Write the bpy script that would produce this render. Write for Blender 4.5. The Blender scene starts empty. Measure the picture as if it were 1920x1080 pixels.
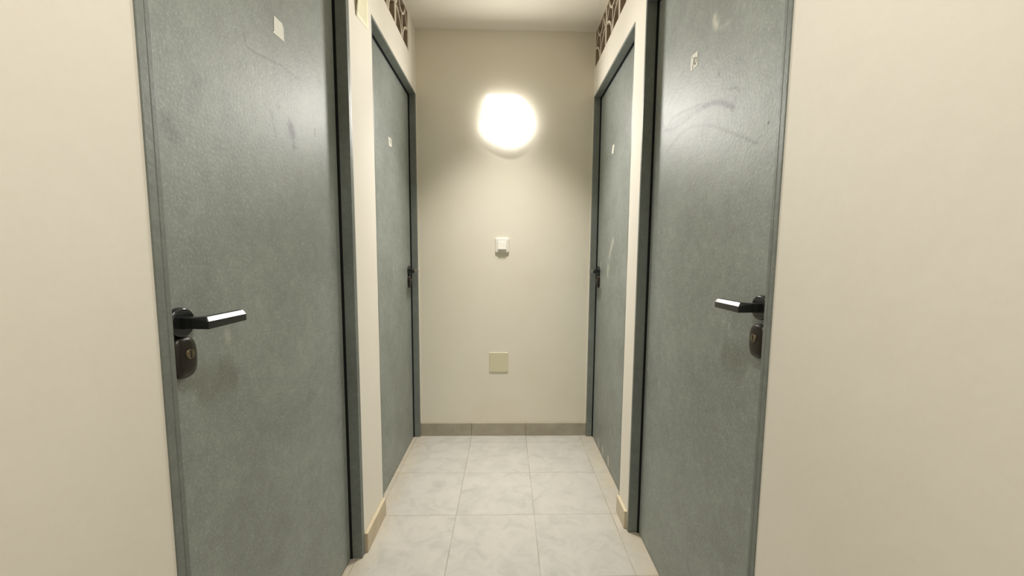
import bpy, bmesh, math, random
from mathutils import Vector, Matrix, noise

S = bpy.context.scene
COL = S.collection
random.seed(7)

# ------------------------------------------------------------------ camera
CAM_Z, F_PX, YAW, PITCH, ROLL = 1.1007, 743.85, 0.0247, 0.0943, 0.0080
CX, CY = 967.81, 551.67
cam = bpy.data.cameras.new('camera')
cam_ob = bpy.data.objects.new('camera', cam)
COL.objects.link(cam_ob)
cy_, sy_, cp_, sp_ = math.cos(YAW), math.sin(YAW), math.cos(PITCH), math.sin(PITCH)
fw = Vector((sy_ * cp_, cy_ * cp_, -sp_))
r0 = Vector((cy_, -sy_, 0.0))
u0 = r0.cross(fw)
rt = r0 * math.cos(ROLL) + u0 * math.sin(ROLL)
up = u0 * math.cos(ROLL) - r0 * math.sin(ROLL)
cam_ob.matrix_world = Matrix(((rt.x, up.x, -fw.x, 0.0), (rt.y, up.y, -fw.y, 0.0), (rt.z, up.z, -fw.z, CAM_Z), (0, 0, 0, 1)))
cam.sensor_width = 36.0
cam.lens = 36.0 * F_PX / 1920.0
cam.shift_x = -(CX - 960.0) / 1920.0
cam.shift_y = (CY - 540.0) / 1920.0
cam.clip_start = 0.02
S.camera = cam_ob

# ------------------------------------------------------------------ world, light, exposure
w = bpy.data.worlds.new('world')
w.use_nodes = True
w.node_tree.nodes['Background'].inputs[0].default_value = (1.0, 0.93, 0.80, 1)
w.node_tree.nodes['Background'].inputs[1].default_value = 0.02
S.world = w
S.view_settings.view_transform = 'Standard'
S.view_settings.look = 'None'
S.view_settings.gamma = 1.0
S.view_settings.use_curve_mapping = False
S.view_settings.exposure = 0.0
LAMP_STRENGTH = 4.3          # emission of the wall lamp's opal shade
FORWARD_POWER, BEAM_POWER = 4.6, 4.2           # what that shade throws straight down the corridor
FILL_FAR, FILL_NEAR = 9.0, 7.2   # added fill lamps on the ceiling, out of view
LAMP_COLOR = (1.0, 0.972, 0.915)
FILL_COLOR = (1.0, 0.970, 0.91)

# ------------------------------------------------------------------ dimensions
L, R, B, H = -0.521, 0.496, 2.368, 2.372
REAR = -1.7
T = 0.16
REC = 0.040                   # how far the door leaves sit back from the wall face
DOORTOP = 2.017

# ------------------------------------------------------------------ materials
def mat(name, base, rough=0.6, spec=0.5, metal=0.0):
    m = bpy.data.materials.new(name)
    m.use_nodes = True
    b = m.node_tree.nodes['Principled BSDF']
    b.inputs['Base Color'].default_value = (*base, 1)
    b.inputs['Roughness'].default_value = rough
    b.inputs['Specular IOR Level'].default_value = spec
    b.inputs['Metallic'].default_value = metal
    return m, m.node_tree, b

def nd(nt, kind, **kw):
    n = nt.nodes.new(kind)
    for k, v in kw.items():
        setattr(n, k, v)
    return n

def noise_tex(nt, scale, detail=3.0, rough=0.55, stretch=None):
    tc = nd(nt, 'ShaderNodeTexCoord')
    src = tc.outputs['Object']
    if stretch:
        mp = nd(nt, 'ShaderNodeMapping')
        mp.inputs['Scale'].default_value = stretch
        nt.links.new(src, mp.inputs[0]); src = mp.outputs[0]
    n = nd(nt, 'ShaderNodeTexNoise')
    n.inputs['Scale'].default_value = scale
    n.inputs['Detail'].default_value = detail
    n.inputs['Roughness'].default_value = rough
    nt.links.new(src, n.inputs['Vector'])
    return n.outputs['Fac']

def ramp(nt, fac, stops):
    r = nd(nt, 'ShaderNodeValToRGB')
    e = r.color_ramp.elements
    while len(e) < len(stops):
        e.new(0.5)
    for i, (p, c) in enumerate(stops):
        e[i].position = p
        e[i].color = (*c, 1) if len(c) == 3 else c
    nt.links.new(fac, r.inputs[0])
    return r.outputs['Color']

def mix(nt, fac, a, b, mode='MIX'):
    m = nd(nt, 'ShaderNodeMix', data_type='RGBA', blend_type=mode)
    for sock, v in ((m.inputs[0], fac), (m.inputs[6], a), (m.inputs[7], b)):
        if isinstance(v, (int, float)):
            sock.default_value = v
        elif isinstance(v, tuple):
            sock.default_value = (*v, 1)
        else:
            nt.links.new(v, sock)
    return m.outputs[2]

def bump(nt, b, height, strength, dist=0.002, normal=None):
    bp = nd(nt, 'ShaderNodeBump')
    bp.inputs['Strength'].default_value = strength
    bp.inputs['Distance'].default_value = dist
    nt.links.new(height, bp.inputs['Height'])
    if normal:
        nt.links.new(normal, bp.inputs['Normal'])
    nt.links.new(bp.outputs[0], b.inputs['Normal'])
    return bp.outputs[0]

def math_n(nt, op, a, b=None, c=None, clamp=False):
    m = nd(nt, 'ShaderNodeMath', operation=op, use_clamp=clamp)
    for i, v in enumerate((a, b, c)):
        if v is None:
            continue
        if isinstance(v, (int, float)):
            m.inputs[i].default_value = v
        else:
            nt.links.new(v, m.inputs[i])
    return m.outputs[0]

def plaster(name, base, dirty, amount=0.35, bmp=0.25):
    m, nt, b = mat(name, base, 0.75, 0.25)
    big = noise_tex(nt, 2.2, 4.0)
    col = ramp(nt, big, [(0.35, base), (0.75, tuple(x * (1 - amount) + y * amount for x, y in zip(base, dirty)))])
    fine = noise_tex(nt, 90.0, 3.0)
    col = mix(nt, 0.10, col, ramp(nt, fine, [(0.3, dirty), (0.7, base)]))
    nt.links.new(col, b.inputs['Base Color'])
    n1 = bump(nt, b, noise_tex(nt, 14.0, 4.0, 0.55), bmp * 0.75, 0.005)
    bump(nt, b, noise_tex(nt, 120.0, 2.0), bmp * 0.35, 0.0008, n1)
    return m

M_WALL = plaster('cream_wall_paint', (0.86, 0.815, 0.725), (0.75, 0.69, 0.57))
M_BACK = plaster('beige_wall_paint', (0.82, 0.77, 0.66), (0.74, 0.67, 0.52), 0.5, 0.18)
M_CEIL = plaster('ceiling_paint', (0.78, 0.73, 0.63), (0.70, 0.64, 0.54), 0.3, 0.12)
M_GRILLE = plaster('grille_paint', (0.78, 0.71, 0.59), (0.50, 0.40, 0.28), 0.35, 0.15)

M_RIB_SHADE = plaster('rib_side_shade', (0.40, 0.32, 0.23), (0.28, 0.21, 0.14), 0.5, 0.15)  # darker tan that puts shade into the grille openings

def door_paint(name, base, speck, rough, marks=False):
    m, nt, b = mat(name, base, rough, 0.5)
    cloud = noise_tex(nt, 5.0, 4.0, 0.6)
    col = ramp(nt, cloud, [(0.3, tuple(c * 0.87 for c in base)), (0.7, tuple(c * 1.13 for c in base))])
    mott = noise_tex(nt, 42.0, 4.0, 0.65)
    col = mix(nt, 1.0, col, ramp(nt, mott, [(0.28, (0.90, 0.90, 0.90)), (0.50, (1, 1, 1)), (0.74, (1.15, 1.15, 1.14))]), 'MULTIPLY')
    sp = noise_tex(nt, 210.0, 2.0, 0.6)
    col = mix(nt, math_n(nt, 'MULTIPLY', ramp(nt, sp, [(0.52, (0, 0, 0)), (0.75, (1, 1, 1))]), 0.30), col, speck)
    if marks:
        a = nd(nt, 'ShaderNodeAttribute', attribute_name='scuff')
        grain = noise_tex(nt, 120.0, 3.0)
        g = ramp(nt, grain, [(0.35, (0.45, 0.45, 0.45)), (0.62, (1, 1, 1))])
        col = mix(nt, math_n(nt, 'MULTIPLY', math_n(nt, 'MULTIPLY', a.outputs['Fac'], g), 1.7, None, True), col, (0.045, 0.045, 0.045))
        a2 = nd(nt, 'ShaderNodeAttribute', attribute_name='chip')
        col = mix(nt, math_n(nt, 'MULTIPLY', a2.outputs['Fac'], 0.85, None, True), col, (0.72, 0.70, 0.60))
    nt.links.new(col, b.inputs['Base Color'])
    n1 = bump(nt, b, noise_tex(nt, 130.0, 2.0, 0.5), 0.32, 0.0014)
    bump(nt, b, noise_tex(nt, 9.0, 2.0), 0.10, 0.01, n1)
    return m

M_LEAF = door_paint('grey_green_hammered_paint', (0.258, 0.282, 0.257), (0.60, 0.62, 0.57), 0.54, True)
M_FRAME = door_paint('grey_green_frame_paint', (0.180, 0.198, 0.180), (0.32, 0.34, 0.31), 0.5)
M_HANDLE, _, _ = mat('black_metal', (0.010, 0.011, 0.011), 0.24, 0.7)
M_GAP_SHADE, _, _ = mat('gap_shade_black', (0.012, 0.014, 0.014), 0.8, 0.2)  # black for the strips that stand for the shaded door gap
M_LOCK, nt_, b_ = mat('bronze_metal', (0.030, 0.025, 0.019), 0.36, 0.5, 0.4)
M_KEY, _, _ = mat('worn_brass', (0.20, 0.16, 0.10), 0.4, 0.5, 0.6)
M_PAPER, nt_, b_ = mat('white_paper', (0.86, 0.85, 0.76), 0.7, 0.2)
M_OLDPAPER, _, _ = mat('faded_paper', (0.62, 0.60, 0.50), 0.7, 0.2)
M_INK, _, _ = mat('grey_ink', (0.22, 0.215, 0.19), 0.7, 0.2)
M_PLASTIC, _, _ = mat('white_plastic', (0.84, 0.81, 0.72), 0.35, 0.5)
M_COVER, nt_, b_ = mat('yellowed_paint', (0.70, 0.65, 0.46), 0.6, 0.3)
M_SHEET, nt_, b_ = mat('yellowed_sheet', (0.80, 0.76, 0.55), 0.6, 0.3)
M_BLACKGAP, _, _ = mat('dark_void', (0.05, 0.042, 0.033), 0.9, 0.1)

# skirting tile
def skirt(name, base, dark):
    m, nt, b = mat(name, base, 0.45, 0.4)
    c = ramp(nt, noise_tex(nt, 9.0, 5.0, 0.6), [(0.3, dark), (0.7, base)])
    nt.links.new(c, b.inputs['Base Color'])
    return m
M_SKIRT = skirt('grey_skirting_tile', (0.45, 0.41, 0.32), (0.33, 0.29, 0.22))
M_SKIRT_SIDE = skirt('cream_skirting_tile', (0.66, 0.59, 0.44), (0.54, 0.45, 0.31))

# floor tile
M_FLOOR, nt, b = mat('floor_tile', (0.68, 0.66, 0.6), 0.38, 0.45)
tc = nd(nt, 'ShaderNodeTexCoord')
sx = nd(nt, 'ShaderNodeSeparateXYZ')
nt.links.new(tc.outputs['Object'], sx.inputs[0])
TILE, TX, TY = 0.333, -0.2087, 1.6039
def grout(axis_out, off):
    q = math_n(nt, 'DIVIDE', math_n(nt, 'SUBTRACT', axis_out, off - 33 * TILE), TILE)
    fr = math_n(nt, 'FRACT', q)
    d = math_n(nt, 'MINIMUM', fr, math_n(nt, 'SUBTRACT', 1.0, fr))
    return math_n(nt, 'MULTIPLY', d, TILE), math_n(nt, 'FLOOR', q)
dx, ix = grout(sx.outputs[0], TX)
dy, iy = grout(sx.outputs[1], TY)
dmin = math_n(nt, 'MINIMUM', dx, dy)
line = nd(nt, 'ShaderNodeMapRange')
line.inputs[1].default_value, line.inputs[2].default_value = 0.0008, 0.0024
line.inputs[3].default_value, line.inputs[4].default_value = 1.0, 0.0
nt.links.new(dmin, line.inputs[0])
cmb = nd(nt, 'ShaderNodeCombineXYZ')
nt.links.new(ix, cmb.inputs[0]); nt.links.new(iy, cmb.inputs[1])
wn = nd(nt, 'ShaderNodeTexWhiteNoise')
nt.links.new(cmb.outputs[0], wn.inputs['Vector'])
off = nd(nt, 'ShaderNodeVectorMath', operation='MULTIPLY_ADD')
nt.links.new(wn.outputs['Color'], off.inputs[0]); off.inputs[1].default_value = (9, 9, 9)
nt.links.new(tc.outputs['Object'], off.inputs[2])
nz = nd(nt, 'ShaderNodeTexNoise'); nz.inputs['Scale'].default_value = 13.0; nz.inputs['Detail'].default_value = 6.0
nz.inputs['Roughness'].default_value = 0.65; nz.inputs['Distortion'].default_value = 0.8
nt.links.new(off.outputs[0], nz.inputs['Vector'])
marble = ramp(nt, nz.outputs['Fac'], [(0.30, (0.42, 0.405, 0.365)), (0.52, (0.50, 0.48, 0.432)), (0.75, (0.54, 0.516, 0.462))])
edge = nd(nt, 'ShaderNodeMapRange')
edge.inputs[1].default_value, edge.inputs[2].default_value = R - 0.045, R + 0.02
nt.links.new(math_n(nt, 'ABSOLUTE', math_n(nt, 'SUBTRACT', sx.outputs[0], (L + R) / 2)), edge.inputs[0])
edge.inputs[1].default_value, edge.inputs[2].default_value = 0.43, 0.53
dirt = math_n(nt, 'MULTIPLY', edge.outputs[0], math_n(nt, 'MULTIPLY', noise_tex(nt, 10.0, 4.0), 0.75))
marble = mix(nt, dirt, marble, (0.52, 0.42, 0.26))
lstr = math_n(nt, 'MULTIPLY', line.outputs[0], ramp(nt, noise_tex(nt, 6.0, 2.0), [(0.35, (0.25, 0.25, 0.25)), (0.6, (0.75, 0.75, 0.75))]))
nt.links.new(mix(nt, lstr, marble, (0.27, 0.24, 0.18)), b.inputs['Base Color'])
bump(nt, b, math_n(nt, 'SUBTRACT', 1.0, line.outputs[0]), 0.4, 0.001)

# ------------------------------------------------------------------ mesh helpers
def box(bm, x0, x1, y0, y1, z0, z1):
    vs = [bm.verts.new(p) for p in ((x0, y0, z0), (x1, y0, z0), (x1, y1, z0), (x0, y1, z0), (x0, y0, z1), (x1, y0, z1), (x1, y1, z1), (x0, y1, z1))]
    for f in ((0, 3, 2, 1), (4, 5, 6, 7), (0, 1, 5, 4), (1, 2, 6, 5), (2, 3, 7, 6), (3, 0, 4, 7)):
        bm.faces.new([vs[i] for i in f])
    return vs

def loft(bm, rings, cap0=True, cap1=True):
    rv = [[bm.verts.new(p) for p in r] for r in rings]
    n = len(rv[0])
    for a, c in zip(rv[:-1], rv[1:]):
        for i in range(n):
            bm.faces.new((a[i], a[(i + 1) % n], c[(i + 1) % n], c[i]))
    if cap0: bm.faces.new(rv[0][::-1])
    if cap1: bm.faces.new(rv[-1])
    return rv

def make(name, bm, m, parent=None, bevel=0.0, segs=2, smooth=False):
    bmesh.ops.recalc_face_normals(bm, faces=bm.faces[:])
    me = bpy.data.meshes.new(name)
    bm.to_mesh(me); bm.free()
    if smooth:
        for p in me.polygons: p.use_smooth = True
    me.materials.append(m)
    o = bpy.data.objects.new(name, me)
    COL.objects.link(o)
    if parent: o.parent = parent
    if bevel:
        md = o.modifiers.new('bevel', 'BEVEL')
        md.width = bevel; md.segments = segs; md.limit_method = 'ANGLE'
    return o

def empty(name, loc):
    o = bpy.data.objects.new(name, None)
    o.empty_display_size = 0.1
    o.location = loc
    COL.objects.link(o)
    return o

def tag(o, label=None, cat=None, group=None, kind=None):
    if label: o['label'] = label
    if cat: o['category'] = cat
    if group: o['group'] = group
    if kind: o['kind'] = kind
    return o

def adopt(parent, kids):
    inv = Matrix.Translation(-Vector(parent.location))
    for k in kids:
        k.parent = parent
        k.matrix_parent_inverse = inv

# ------------------------------------------------------------------ room shell
bm = bmesh.new(); box(bm, L - T, R + T, REAR, B + 0.12, -0.10, 0.0)
tag(make('floor', bm, M_FLOOR), 'pale grey mottled square floor tiles along the corridor', 'floor', kind='structure')
bm = bmesh.new(); box(bm, L - T, R + T, REAR, B + 0.12, H, H + 0.10)
tag(make('ceiling', bm, M_CEIL), 'plain cream ceiling at the end of the corridor', 'ceiling', kind='structure')
bm = bmesh.new(); box(bm, L - T, R + T, B, B + 0.12, 0.0, H)
tag(make('wall_back', bm, M_BACK), 'beige end wall carrying the lamp and the switch', 'wall', kind='structure')
bm = bmesh.new(); box(bm, L - T, R + T, REAR - 0.1, REAR, 0.0, H)
tag(make('wall_front', bm, M_WALL), 'cream wall closing the corridor behind the viewer', 'wall', kind='structure')

# door openings (outer edge of each frame along the corridor) and grilles
NL, NR = (0.599, 1.389), (0.721, 1.497)
FL, FR = (1.615, 2.362), (1.624, 2.362)
GZ0, GZ1 = 2.168, H
GL, GR = (1.73, 2.21), (1.63, 2.365)

def wobble(bm, edges_y, xs, amp):
    # hand-plastered arrises: split the tall edges and push them about by a millimetre or two
    es = [e for e in bm.edges if abs(e.verts[0].co.z - e.verts[1].co.z) > 1.0]
    bmesh.ops.subdivide_edges(bm, edges=es, cuts=46, use_grid_fill=True)
    for v in bm.verts:
        if abs(v.co.x - xs) < 1e-4 and 0.01 < v.co.z < 1.99:
            for ey in edges_y:
                if abs(v.co.y - ey) < 1e-4:
                    v.co.y += amp * noise.noise((ey * 7.0, xs * 3.0, v.co.z * 9.0)) + 0.4 * amp * noise.noise((ey, xs, v.co.z * 40.0))

def side_wall(name, x, s, near, far, gr, label):
    xo = x + s * T
    bm = bmesh.new()
    def b_(y0, y1, z0, z1): box(bm, min(x, xo), max(x, xo), y0, y1, z0, z1)
    b_(REAR, near[0], 0, H)
    b_(near[0], near[1], DOORTOP + 0.012, H)
    b_(far[0], far[1], DOORTOP, GZ0)
    b_(near[1], far[0], DOORTOP, GZ0)
    if near[1] < gr[0]: b_(near[1], gr[0], GZ0, H)
    if gr[1] < B: b_(gr[1], B, GZ0, H)
    b_(far[1], B, 0, GZ0)
    bm2 = bmesh.new()
    box(bm2, min(x, xo), max(x, xo), near[1], far[0], 0, DOORTOP)
    wobble(bm2, (near[1], far[0]), x, 0.0022)
    tmp = bpy.data.meshes.new('post'); bm2.to_mesh(tmp); bm2.free()
    bm.from_mesh(tmp); bpy.data.meshes.remove(tmp)
    # the shaft behind the doors and the grille
    box(bm, min(xo, xo + s * 0.5), max(xo, xo + s * 0.5), B, B + 0.1, 0, H)
    bx = xo + s * 0.5
    box(bm, min(bx, bx + s * 0.05), max(bx, bx + s * 0.05), near[0], B + 0.1, 0, H)
    box(bm, min(xo, bx), max(xo, bx), near[0], B + 0.1, H, H + 0.05)
    return tag(make(name, bm, M_WALL), label, 'wall', kind='structure')
side_wall('wall_left', L, -1, NL, FL, GL, 'cream plastered left corridor wall around two grey doors')
side_wall('wall_right', R, 1, NR, FR, GR, 'cream plastered right corridor wall around two grey doors')

# ------------------------------------------------------------------ skirting
bm = bmesh.new()
for x0, x1 in ((L, -0.211), (-0.209, 0.123), (0.125, R)):
    box(bm, x0, x1, B - 0.011, B, 0.0, 0.080)
tag(make('baseboard_back', bm, M_SKIRT, None, 0.0015), 'grey tile skirting along the foot of the end wall', 'skirting', kind='structure')
bm = bmesh.new(); box(bm, L, L + 0.013, NL[1] + 0.004, FL[0] - 0.001, 0, 0.075)
tag(make('baseboard_left', bm, M_SKIRT_SIDE, None, 0.002), 'cream tile skirting between the two left doors', 'skirting', kind='structure')
bm = bmesh.new(); box(bm, R - 0.013, R, NR[1] + 0.012, FR[0] - 0.001, 0, 0.075)
tag(make('baseboard_right', bm, M_SKIRT_SIDE, None, 0.002), 'cream tile skirting between the two right doors', 'skirting', kind='structure')

# ------------------------------------------------------------------ doors
def seg_dist(p, a, b):
    ax, ay = a; bx, by = b; px, py = p
    dx, dy = bx - ax, by - ay
    t = max(0, min(1, ((px - ax) * dx + (py - ay) * dy) / (dx * dx + dy * dy + 1e-12)))
    return math.hypot(px - ax - t * dx, py - ay - t * dy)

def leaf_mesh(name, x, s, y0, y1, z0, z1, bands, strokes, chips):
    """slab whose room face is a grid, finer in the bands that carry scuffs; x is the room face, s points into the wall"""
    zs = [z0]
    while zs[-1] < z1 - 1e-6:
        z = zs[-1]
        st = 0.0035 if any(a <= z <= c for a, c in bands) else 0.02
        zs.append(min(z + st, z1))
    ny = max(8, int((y1 - y0) / (0.0035 if bands else 0.03)))
    ys = [y0 + (y1 - y0) * i / ny for i in range(ny + 1)]
    bm = bmesh.new()
    ls = bm.verts.layers.float.new('scuff'); lc = bm.verts.layers.float.new('chip')
    def val(p, items):
        v = 0.0
        for pts, wd, k in items:
            lo = min(q[0] for q in pts) - 3 * wd; hi = max(q[0] for q in pts) + 3 * wd
            if not lo <= p[0] <= hi: continue
            d = min(seg_dist(p, a, c) for a, c in zip(pts, pts[1:]))
            if d < 3 * wd:
                v = max(v, k * math.exp(-(d / wd) ** 2))
        return v
    er = 0.004
    grid = []
    for z in zs:
        row = []
        for y in ys:
            ed = min(y - y0, y1 - y, z1 - z)
            v = bm.verts.new((x + s * (0.0025 if ed < 1e-6 else 0.0), y, z))
            v[ls] = val((y, z), strokes); v[lc] = val((y, z), chips)
            row.append(v)
        grid.append(row)
    for a, c in zip(grid, grid[1:]):
        for i in range(ny):
            bm.faces.new((a[i], a[i + 1], c[i + 1], c[i]))
    th = 0.040
    rim = grid[0] + [r[-1] for r in grid[1:]] + grid[-1][-2::-1] + [r[0] for r in grid[-2:0:-1]]
    back = [bm.verts.new((x + s * th, v.co.y, v.co.z)) for v in rim]
    n = len(rim)
    for i in range(n):
        bm.faces.new((rim[i], rim[(i + 1) % n], back[(i + 1) % n], back[i]))
    bm.faces.new(back)
    return make(name, bm, M_LEAF)

def frame_mesh(x, s, y0, y1, top, fl0, fl1, fltop, proud):
    """steel liner in the opening: returns, stop behind the leaf, flange on the wall face"""
    bm = bmesh.new()
    t = 0.010
    def b_(xa, xb, *r): box(bm, min(xa, xb), max(xa, xb), *r)
    d = x + s * 0.11
    face = x - s * proud
    b_(face, d, y0 + fl0 - t if fl0 else y0, y0 + (fl0 or t), 0, top)
    b_(face, d, y1 - (fl1 or t), y1 - (fl1 - t if fl1 else 0), 0, top)
    a, c = y0 + (fl0 or t), y1 - (fl1 or t)
    b_(face, d, a, c, top - (fltop or 0) - t, top - (fltop or 0))
    if fl0: b_(face, x + s * 0.004, y0, a - t, 0, top)
    if fl1: b_(face, x + s * 0.004, c + t, y1, 0, top)
    if fltop: b_(face, x + s * 0.004, a, c, top - fltop, top)
    zt = top - (fltop or 0) - t
    st = x + s * (REC + 0.042)
    b_(st, d, a, a + 0.02, 0, zt); b_(st, d, c - 0.02, c, 0, zt); b_(st, d, a + 0.02, c - 0.02, zt - 0.02, zt)
    return bm, a, c, zt

def tube(bm, c, axis_x, r, x0, x1, n=28, dome=0.0):
    rings = []
    for xx, k in ((x0, 1.0), (x0 + (x1 - x0) * 0.75, 1.0), (x1, 0.90)):
        rings.append([(xx, c[0] + k * r * math.cos(2 * math.pi * i / n), c[1] + k * r * math.sin(2 * math.pi * i / n)) for i in range(n)])
    loft(bm, rings)

def handle(x, s, yc, zc, d, length, parent_list, kz):
    """x leaf face, s into the wall, d the way the lever points along the corridor"""
    o = -s
    bm = bmesh.new(); tube(bm, (yc, zc), None, 0.026, x, x + o * 0.011)
    ros = make('rosette', bm, M_HANDLE, None, 0.001)
    bm = bmesh.new()
    # neck and lever are one bent square bar, lofted through its corner
    hw, hh = 0.0095, 0.0105
    out = 0.056
    def rect(xx, hw):
        return [(xx, yc + d * hw, zc + 0.0095), (xx, yc - d * hw * 0.9, zc + 0.0095), (xx, yc - d * hw, zc + 0.0085), (xx, yc - d * hw, zc - 0.0095), (xx, yc + d * hw, zc - 0.0095)]
    e = yc + d * length
    ch = 0.0058
    def bar(yi, yo, k, dx):
        # cross-section of the lever: flat back, chamfer along the upper outer edge
        xi, xo = x + o * (out - 0.018), x + o * (out - dx)
        yk = yi + (yo - yi) * 0.7
        return [(xi, yi, zc + hh * k), (x + o * (out - dx - ch), yk, zc + hh * k), (xo, yo, zc + hh * k - 1.42 * ch), (xo, yo, zc - hh * k), (xi, yi, zc - hh * k)]
    rings = [rect(x + o * 0.010, 0.010), rect(x + o * 0.030, hw), bar(yc + d * hw, yc - d * hw * 0.6, 1.0, 0.0),
             bar(e - d * 0.002, e - d * 0.002, 0.97, 0.0), bar(e, e, 0.85, 0.0015)]
    loft(bm, rings)
    lev = make('door_handle', bm, M_HANDLE, None, 0.0014, 2)
    tag(lev, 'black lever door handle')
    ros.parent = lev
    # escutcheon with its lock cylinder
    bm = bmesh.new()
    zc2 = kz
    def outline(k, xx):
        p = []
        a, bb, n = 0.0245 * k, 0.036 * k, 40
        for i in range(n):
            t = 2 * math.pi * i / n
            c, sn = math.cos(t), math.sin(t)
            p.append((xx, yc + a * math.copysign(abs(c) ** 0.7, c), zc2 + bb * math.copysign(abs(sn) ** 0.75, sn)))
        return p
    loft(bm, [outline(1.0, x), outline(1.0, x + o * 0.007), outline(0.93, x + o * 0.011), outline(0.72, x + o * 0.0135), outline(0.50, x + o * 0.0145)])
    esc = tag(make('lock_plate', bm, M_LOCK, None, 0, 2, True), 'bronze oval lock plate')
    bm = bmesh.new(); tube(bm, (yc + d * 0.002, zc2 + 0.006), None, 0.0088, x + o * 0.012, x + o * 0.0175)
    cyl = make('lock_cylinder', bm, M_KEY, esc, 0.0008)
    bm = bmesh.new()
    xs_ = sorted((x + o * 0.0172, x + o * 0.0180))
    box(bm, xs_[0], xs_[1], yc + d * 0.002 - 0.0014, yc + d * 0.002 + 0.0014, zc2, zc2 + 0.012)
    make('keyhole', bm, M_HANDLE, esc)
    parent_list += [lev, esc]

def sticker(name, x, s, pts, m, thick=0.0006):
    bm = bmesh.new()
    o = -s
    loft(bm, [[(x + o * 0.0002, y, z) for y, z in pts], [(x + o * (0.0002 + thick), y, z) for y, z in pts]])
    return make(name, bm, m)

def ink(x, s, strokes, wd, parent=None, name='ink_number'):
    bm = bmesh.new(); o = -s
    for pts in strokes:
        for (ya, za), (yb, zb) in zip(pts, pts[1:]):
            ln = math.hypot(yb - ya, zb - za) + 1e-9
            ny, nz_ = -(zb - za) / ln * wd / 2, (yb - ya) / ln * wd / 2
            ey, ez = (yb - ya) / ln * wd * 0.4, (zb - za) / ln * wd * 0.4
            q = [(ya - ey + ny, za - ez + nz_), (yb + ey + ny, zb + ez + nz_), (yb + ey - ny, zb + ez - nz_), (ya - ey - ny, za - ez - nz_)]
            loft(bm, [[(x + o * 0.0008, *p) for p in q], [(x + o * 0.0011, *p) for p in q]])
    return make(name, bm, M_INK, parent)

def build_door(name, label, x, s, op, fl, lock_near, handle_y, handle_z, lock_z, lever, bands, strokes, chips, hinge_gap=0.004):
    root = tag(empty(name, (x + s * REC, (op[0] + op[1]) / 2, 0)), label, 'door', kind='structure')
    fl0, fl1, ft, proud = fl
    bm, a, c, zt = frame_mesh(x, s, op[0], op[1], DOORTOP + (0.012 if fl0 else 0.0), fl0, fl1, ft, proud)
    fr = make('door_frame', bm, M_FRAME, None, 0.0015)
    xf = x + s * REC
    lf = leaf_mesh('door_leaf', xf, s, a + hinge_gap, c - hinge_gap, 0.007, zt - 0.004, bands, strokes, chips)
    # black strip painting in the dark gap between leaf and frame
    bm = bmesh.new()
    xs = sorted((x + s * (REC - 0.0065), x + s * (REC + 0.003)))
    box(bm, *xs, a - 0.0005, a + 0.0025, 0.0, zt); box(bm, *xs, c - 0.0025, c + 0.0005, 0.0, zt)
    box(bm, *xs, a + 0.0025, c - 0.0025, zt - 0.0025, zt + 0.0005)
    sl = make('gap_shade_strip', bm, M_GAP_SHADE)
    kids = [fr, lf, sl]
    handle(xf, s, handle_y, handle_z, 1 if lock_near else -1, lever, kids, lock_z)
    return root, kids, xf

# near left door -----------------------------------------------------
XL, XR = L - REC, R + REC
sL = [([(0.903, 1.568), (0.914, 1.546), (0.943, 1.547), (0.995, 1.558), (1.042, 1.567), (1.079, 1.567), (1.134, 1.570)], 0.0022, 0.36),
      ([(0.96, 1.551), (1.042, 1.567)], 0.002, 0.45),
      ([(1.077, 1.432), (1.084, 1.415)], 0.015, 0.75), ([(1.083, 1.420), (1.089, 1.385)], 0.011, 0.36), ([(1.077, 1.441), (1.084, 1.436)], 0.005, 0.6),
      ([(1.211, 1.466), (1.209, 1.446)], 0.004, 0.55),
      ([(1.026, 1.463), (1.027, 1.462)], 0.003, 0.6), ([(0.993, 1.437), (0.995, 1.425)], 0.007, 0.35), ([(1.0, 1.412), (1.008, 1.385)], 0.007, 0.22),
      ([(0.69, 1.315), (0.70, 1.30)], 0.014, 0.30), ([(0.74, 1.36), (0.77, 1.42)], 0.016, 0.14)]
cL = [([(0.80, 0.94), (0.803, 0.93)], 0.009, 0.30), ([(0.655, 0.975), (0.657, 0.972)], 0.002, 0.7)]
d1, k1, x1 = build_door('door_1', 'near left grey steel door with a torn white label high up', L, -1, NL, (0.025, 0.025, 0.02, 0.002), True,
                        0.684, 0.984, 0.923, 0.094, [(0.9, 1.0), (1.26, 1.62)], sL, cL)
st = tag(sticker('number_label', x1, -1, [(1.022, 1.671), (1.056, 1.672), (1.062, 1.666), (1.063, 1.632), (1.013, 1.629), (1.020, 1.635)], M_PAPER), 'torn blank white paper label')
adopt(d1, k1 + [st])

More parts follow.
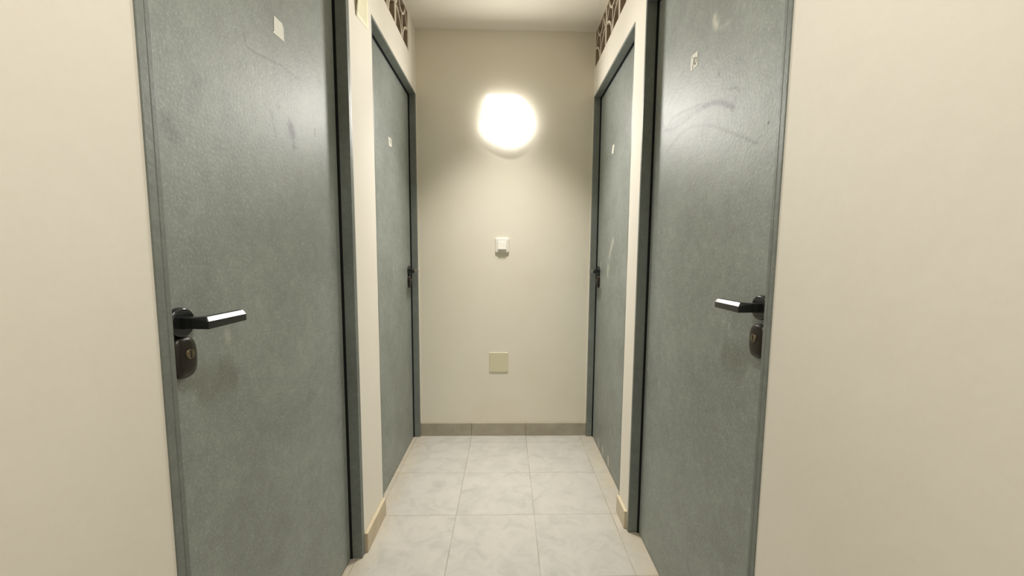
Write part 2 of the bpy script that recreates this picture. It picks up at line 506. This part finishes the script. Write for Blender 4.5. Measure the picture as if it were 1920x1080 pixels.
# near right door ----------------------------------------------------
sR = [([(1.39, 1.535), (1.322, 1.518), (1.266, 1.514), (1.206, 1.518), (1.16, 1.519), (1.116, 1.513)], 0.010, 0.38),
      ([(1.395, 1.533), (1.322, 1.516), (1.262, 1.510), (1.206, 1.512), (1.15, 1.512), (1.10, 1.505)], 0.0028, 0.55),
      ([(1.126, 1.516), (1.068, 1.505), (1.031, 1.493), (0.995, 1.475), (0.968, 1.457)], 0.0075, 0.80),
      ([(1.403, 1.588), (1.407, 1.564), (1.384, 1.533), (1.35, 1.527)], 0.0045, 0.5),
      ([(1.354, 1.543), (1.325, 1.552), (1.259, 1.547), (1.208, 1.538), (1.161, 1.53), (1.126, 1.525)], 0.0045, 0.5),
      ([(1.34, 1.53), (1.26, 1.53), (1.19, 1.527)], 0.006, 0.28),
      ([(1.36, 1.455), (1.305, 1.472), (1.242, 1.485), (1.183, 1.482), (1.111, 1.463), (1.047, 1.439), (0.988, 1.41), (0.936, 1.384), (0.9, 1.364), (0.867, 1.348)], 0.0042, 0.36),
      ([(1.101, 1.481), (1.114, 1.454), (1.115, 1.427)], 0.004, 0.38), ([(1.091, 1.47), (1.093, 1.43)], 0.004, 0.25),
      ([(1.046, 1.573), (1.042, 1.565)], 0.004, 0.55), ([(0.948, 1.490), (0.946, 1.486)], 0.003, 0.75), ([(0.961, 1.477), (0.959, 1.470)], 0.003, 0.6), ([(0.832, 1.380), (0.830, 1.377)], 0.0025, 0.8),
      ([(1.036, 1.477), (1.031, 1.432)], 0.003, 0.22), ([(0.934, 1.421), (0.927, 1.353)], 0.003, 0.22),
      ([(0.986, 1.509), (0.96, 1.5), (0.944, 1.486)], 0.0035, 0.45),
      ([(1.432, 1.618), (1.336, 1.648), (1.251, 1.666)], 0.004, 0.12), ([(1.40, 1.56), (1.34, 1.62), (1.25, 1.65)], 0.004, 0.16), ([(1.36, 1.56), (1.29, 1.60), (1.2, 1.63)], 0.004, 0.14)]
cR = [([(1.080, 1.722), (1.079, 1.711), (1.066, 1.695)], 0.010, 0.8), ([(1.066, 1.693), (1.045, 1.678), (1.01, 1.672)], 0.006, 0.25),
      ([(1.342, 0.668), (1.338, 0.664)], 0.003, 0.7), ([(1.457, 0.683), (1.455, 0.681)], 0.003, 0.9),
      ([(0.786, 1.12), (0.785, 1.05), (0.789, 1.02)], 0.006, 0.5), ([(0.795, 1.03), (0.80, 1.01)], 0.004, 0.4),
      ([(0.787, 0.82), (0.786, 0.75)], 0.003, 0.3), ([(0.93, 0.945), (0.931, 0.943)], 0.003, 0.45), ([(0.955, 0.945), (0.956, 0.944)], 0.003, 0.3)]
d2, k2, x2 = build_door('door_2', 'near right grey steel door with curved dark scuff marks and a numbered label', R, 1, NR, (0.022, 0.010, 0.012, 0.002), True,
                        0.809, 0.999, 0.928, 0.090, [(0.65, 0.70), (0.93, 1.14), (1.33, 1.74)], sR, cR)
st = tag(sticker('number_label', x2, 1, [(1.165, 1.683), (1.163, 1.643), (1.206, 1.644), (1.206, 1.686)], M_PAPER), 'small white label numbered 10')
ink(x2, 1, [[(1.1850, 1.673), (1.1930, 1.648)]], 0.0042, st)
n10 = [[(1.177 + 0.006 * math.cos(t * math.pi / 6) - 0.0004 * math.sin(t * math.pi / 6) * 3, 1.661 + 0.0085 * math.sin(t * math.pi / 6)) for t in range(13)]]
ink(x2, 1, n10, 0.0026, st)
ink(x2, 1, [[(1.199, 1.679), (1.197, 1.680)]], 0.0035, st)
bm = bmesh.new()
adopt(d2, k2 + [st])

# far left door ------------------------------------------------------
d3, k3, x3 = build_door('door_3', 'far left grey steel door nearest the end wall', L, -1, FL, (0.0, 0.018, 0.0, 0.0), False,
                        2.285, 1.017, 0.955, 0.092, [(0.85, 1.25)],
                        [([(2.29, 0.93), (2.28, 0.90)], 0.01, 0.25)], [([(2.31, 1.20), (2.315, 1.17)], 0.004, 0.6), ([(2.305, 1.09), (2.31, 1.06)], 0.004, 0.5), ([(1.98, 1.04), (1.99, 1.03)], 0.006, 0.4)])
st = tag(sticker('number_label', x3, -1, [(1.944, 1.660), (1.992, 1.662), (2.000, 1.626), (1.953, 1.620)], M_PAPER), 'small white label with a grey smudge')
ink(x3, -1, [[(1.966, 1.650), (1.974, 1.648), (1.976, 1.636)]], 0.005, st, 'ink_smudge')
adopt(d3, k3 + [st])

# far right door -----------------------------------------------------
cFR = [([(2.001, 1.189), (2.035, 1.15), (2.067, 1.105)], 0.012, 0.55), ([(2.087, 1.051), (2.095, 1.010)], 0.016, 0.5), ([(2.24, 1.07), (2.27, 1.03), (2.285, 0.99)], 0.007, 0.65),
       ([(1.966, 0.025), (1.972, 0.06)], 0.010, 1.0), ([(2.087, 0.025), (2.09, 0.05)], 0.010, 0.8), ([(2.17, 0.02), (2.20, 0.05)], 0.009, 0.7), ([(1.70, 0.06), (1.70, 0.10)], 0.006, 0.6)]
d4, k4, x4 = build_door('door_4', 'far right grey steel door with white scrapes by its lever', R, 1, FR, (0.0, 0.018, 0.0, 0.0), False,
                        2.285, 1.022, 0.962, 0.092, [(0.007, 0.13), (0.96, 1.23)], [], cFR)
st = tag(sticker('number_label', x4, 1, [(2.030, 1.664), (2.046, 1.624), (2.083, 1.630), (2.066, 1.668)], M_PAPER), 'small torn white label')
adopt(d4, k4 + [st])

# ------------------------------------------------------------------ breeze block grilles
def strip(bm, pts, t, x0, x1):
    """a rib: polyline in the wall plane thickened by t and run through the wall from x0 to x1"""
    n = len(pts)
    left, right = [], []
    for i, (y, z) in enumerate(pts):
        a = pts[max(i - 1, 0)]; c = pts[min(i + 1, n - 1)]
        ln = math.hypot(c[0] - a[0], c[1] - a[1]) + 1e-9
        ny, nz_ = -(c[1] - a[1]) / ln * t / 2, (c[0] - a[0]) / ln * t / 2
        left.append((y + ny, z + nz_)); right.append((y - ny, z - nz_))
    for i in range(n - 1):
        q = [left[i], left[i + 1], right[i + 1], right[i]]
        loft(bm, [[(x0, *p) for p in q], [(x1, *p) for p in q]])

def block(y0, y1, z0, z1, x, s):
    bm = bmesh.new()
    t, f = 0.010, 0.012
    xa, xb = x + s * 0.002, x + s * 0.085
    lo, hi = min(xa, xb), max(xa, xb)
    box(bm, lo, hi, y0 + 0.001, y0 + f, z0, z1); box(bm, lo, hi, y1 - f, y1 - 0.001, z0, z1)
    box(bm, lo, hi, y0 + f, y1 - f, z0, z0 + 0.008); box(bm, lo, hi, y0 + f, y1 - f, z1 - 0.012, z1)
    w_, h_ = y1 - y0, z1 - z0
    ym = (y0 + y1) / 2
    P = lambda u, v: (y0 + u * w_, z0 + v * h_)
    # half circle hanging from the top edge
    strip(bm, [P(0.5 + 0.25 * math.cos(a), 0.95 - 0.32 * math.sin(a)) for a in [math.pi * i / 12 for i in range(13)]], t, xa, xb)
    # quarter arcs in the two lower corners
    for sd in (0, 1):
        pts = [(0.04 + 0.40 * math.sin(a), 0.05 + 0.45 * math.cos(a)) for a in [math.pi / 2 * i / 10 for i in range(11)]]
        strip(bm, [P(u if sd == 0 else 1 - u, v) for u, v in pts], t, xa, xb)
        # ribs from the flanks up to the half circle
        pts = [(0.04, 0.50), (0.10, 0.58), (0.17, 0.70), (0.23, 0.84), (0.26, 0.95)]
        strip(bm, [P(u if sd == 0 else 1 - u, v) for u, v in pts], t, xa, xb)
    strip(bm, [P(0.5, 0.03), P(0.5, 0.33), P(0.5, 0.63)], t, xa, xb)
    return bm

def grille(name, x, s, cuts, label):
    g = tag(empty(name, (x + s * 0.04, (cuts[0] + cuts[-1]) / 2, GZ0)), label, 'vent grille', 'breeze block grilles over the far doors')
    kids = []
    for a, c in zip(cuts, cuts[1:]):
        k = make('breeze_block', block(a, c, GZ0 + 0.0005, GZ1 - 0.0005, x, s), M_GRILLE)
        k.data.materials.append(M_RIB_SHADE)
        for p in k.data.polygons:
            if abs(p.normal.x) < 0.5: p.material_index = 1   # rib sides take the darker tan as painted-in shade
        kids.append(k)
    adopt(g, kids)
grille('vent_grille', L, -1, [1.731, 1.970, 2.2095], 'cream breeze block vent grille above the far left door')
grille('vent_grille', R, 1, [1.631, 1.876, 2.120, 2.364], 'cream breeze block vent grille above the far right door')

# ------------------------------------------------------------------ wall lamp
lamp = tag(empty('wall_lamp', (0.01, B, 1.873)), 'glowing white wall lamp high on the end wall', 'lamp')
OUT = [(-0.107, 2.011), (-0.028, 2.010), (0.045, 2.013), (0.087, 1.992), (0.124, 1.955), (0.148, 1.911), (0.157, 1.857), (0.144, 1.811), (0.108, 1.769), (0.065, 1.741), (0.022, 1.731),
       (-0.027, 1.739), (-0.076, 1.760), (-0.119, 1.783), (-0.149, 1.812), (-0.157, 1.842), (-0.147, 1.880), (-0.137, 1.930), (-0.134, 1.971), (-0.125, 1.997)]  # shade outline drawn large enough to include the lamp's bloom
def smooth_ring(pts, n=4):
    o = []
    m = len(pts)
    for i in range(m):
        p0, p1, p2, p3 = (Vector(pts[(i + k) % m]) for k in (-1, 0, 1, 2))
        for j in range(n):
            t = j / n
            o.append(0.5 * ((2 * p1) + (p2 - p0) * t + (2 * p0 - 5 * p1 + 4 * p2 - p3) * t * t + (3 * p1 - p0 - 3 * p2 + p3) * t ** 3))
    return o
ring = smooth_ring(OUT)
cen = Vector((0.012, 1.873))
def lamp_ring(k, y):
    return [(cen.x + (p.x - cen.x) * k, y, cen.y + (p.y - cen.y) * k) for p in ring]
bm = bmesh.new(); loft(bm, [lamp_ring(0.86, B), lamp_ring(0.86, B - 0.014)])
base = make('lamp_base', bm, M_PLASTIC)
M_GLOW = bpy.data.materials.new('opal_glass_lit'); M_GLOW.use_nodes = True
nt = M_GLOW.node_tree
nt.nodes.remove(nt.nodes['Principled BSDF'])
em = nd(nt, 'ShaderNodeEmission')
em.inputs[0].default_value = (*LAMP_COLOR, 1)
em.inputs[1].default_value = LAMP_STRENGTH
nt.links.new(em.outputs[0], nt.nodes['Material Output'].inputs[0])
bm = bmesh.new()
loft(bm, [lamp_ring(0.90, B - 0.010), lamp_ring(0.97, B - 0.016), lamp_ring(1.0, B - 0.027), lamp_ring(0.985, B - 0.040), lamp_ring(0.92, B - 0.054), lamp_ring(0.78, B - 0.065), lamp_ring(0.5, B - 0.072), lamp_ring(0.2, B - 0.075)])
shade = make('lamp_shade', bm, M_GLOW, None, 0, 2, True)
adopt(lamp, [base, shade])

# the light the shade throws down the corridor
def lamp_light(name, loc, rot, size, energy, spread, color, parent):
    ld = bpy.data.lights.new(name, 'AREA')
    ld.shape = 'DISK'; ld.size = size; ld.energy = energy; ld.color = color
    ld.spread = math.radians(spread)
    lo = bpy.data.objects.new(name, ld)
    lo.location = loc; lo.rotation_euler = rot
    COL.objects.link(lo)
    lo.parent = parent
    lo.matrix_parent_inverse = Matrix.Translation(-Vector(parent.location))
lamp_light('lamp_light', (0.012, B - 0.079, 1.873), (-math.pi / 2, 0, 0), 0.22, FORWARD_POWER, 180, LAMP_COLOR, lamp)
lamp_light('lamp_beam', (0.012, B - 0.0795, 1.873), (-math.pi / 2, 0, 0), 0.22, BEAM_POWER, 90, LAMP_COLOR, lamp)

# two unseen lamps added on the ceiling as fill light
M_FILL_LENS = bpy.data.materials.new('fill_lens_glow'); M_FILL_LENS.use_nodes = True
nt = M_FILL_LENS.node_tree
nt.nodes.remove(nt.nodes['Principled BSDF'])
em = nd(nt, 'ShaderNodeEmission')
em.inputs[0].default_value = (1.0, 0.95, 0.86, 1); em.inputs[1].default_value = 1.0
nt.links.new(em.outputs[0], nt.nodes['Material Output'].inputs[0])
def fill_lamp(y, power, spread, label):
    t = tag(empty('fill_lamp', (0.0, y, H)), label, 'lamp')
    bm = bmesh.new()
    circ = lambda r, z: [(r * math.cos(2 * math.pi * i / 40), y + r * math.sin(2 * math.pi * i / 40), z) for i in range(40)]
    loft(bm, [circ(0.125, H), circ(0.125, H - 0.018), circ(0.118, H - 0.024), circ(0.105, H - 0.024), circ(0.104, H - 0.012)], True, True)
    hs = make('fill_housing', bm, M_PLASTIC)
    bm = bmesh.new(); loft(bm, [circ(0.103, H - 0.0125), circ(0.103, H - 0.018)])
    ln = make('fill_lens', bm, M_FILL_LENS)
    adopt(t, [hs, ln])
    lamp_light('fill_lamp_light', (0.0, y, H - 0.020), (0, 0, 0), 0.20, power, spread, FILL_COLOR, t)
fill_lamp(1.85, FILL_FAR, 80, 'added round fill lamp on the ceiling between the two far doors, above the frame')
fill_lamp(0.30, FILL_NEAR, 116, 'added round fill lamp on the ceiling just in front of the two near doors, above the frame')

# ------------------------------------------------------------------ light switch and blank cover
sw = tag(empty('light_switch', (-0.027, B, 1.167)), 'white square rocker light switch below the wall lamp', 'light switch')
sx_, sz_ = -0.027, 1.167
def plate_ring(hx, hz, y, r=0.006, sx=sx_, sz=sz_):
    p = []
    for qx, qz, a0 in ((1, 1, 0), (-1, 1, 90), (-1, -1, 180), (1, -1, 270)):
        for k in range(5):
            a = math.radians(a0 + k * 22.5)
            p.append((sx + qx * (hx - r) + r * math.cos(a), y, sz + qz * (hz - r) + r * math.sin(a)))
    return p
bm = bmesh.new()
loft(bm, [plate_ring(0.041, 0.043, B), plate_ring(0.041, 0.043, B - 0.006), plate_ring(0.0385, 0.0405, B - 0.011), plate_ring(0.028, 0.029, B - 0.0125)])
pl = make('switch_plate', bm, M_PLASTIC, None, 0.0008)
bm = bmesh.new()
v = box(bm, sx_ - 0.0235, sx_ + 0.0235, B - 0.0150, B - 0.012, sz_ - 0.0245, sz_ + 0.0235)
for q in bm.verts:
    if q.co.y < B - 0.0145: q.co.y += -0.007 * (0.5 - (q.co.z - sz_) / 0.048)
ro = make('rocker', bm, M_PLASTIC, None, 0.0012)
adopt(sw, [pl, ro])

bm = bmesh.new()
loft(bm, [plate_ring(0.0575, 0.0605, B, 0.004, -0.044, 0.461), plate_ring(0.0575, 0.0605, B - 0.003, 0.004, -0.044, 0.461), plate_ring(0.056, 0.059, B - 0.0045, 0.004, -0.044, 0.461)])
tag(make('cover_plate', bm, M_COVER, None, 0.0004), 'blank square yellowish cover plate low on the end wall', 'cover plate')

# yellowed sheet on the left post
bm = bmesh.new()
n = 16
rows = []
for j in range(n + 1):
    z = 1.918 + 0.30 * j / n
    row = []
    for i in range(9):
        u = i / 8
        lift = 0.0012 + 0.013 * (1 - u) ** 2 * min(1.0, j / 5.0)
        row.append(bm.verts.new((L + lift, 1.452 + 0.125 * u, z + 0.018 * u)))
    rows.append(row)
for a, c in zip(rows, rows[1:]):
    for i in range(8):
        bm.faces.new((a[i], a[i + 1], c[i + 1], c[i]))
o = make('wall_sheet', bm, M_SHEET, None, 0, 2, True)
md = o.modifiers.new('solid', 'SOLIDIFY'); md.thickness = 0.0008; md.offset = 1
tag(o, 'yellowed sheet curling off the wall post between the two left doors', 'sheet')
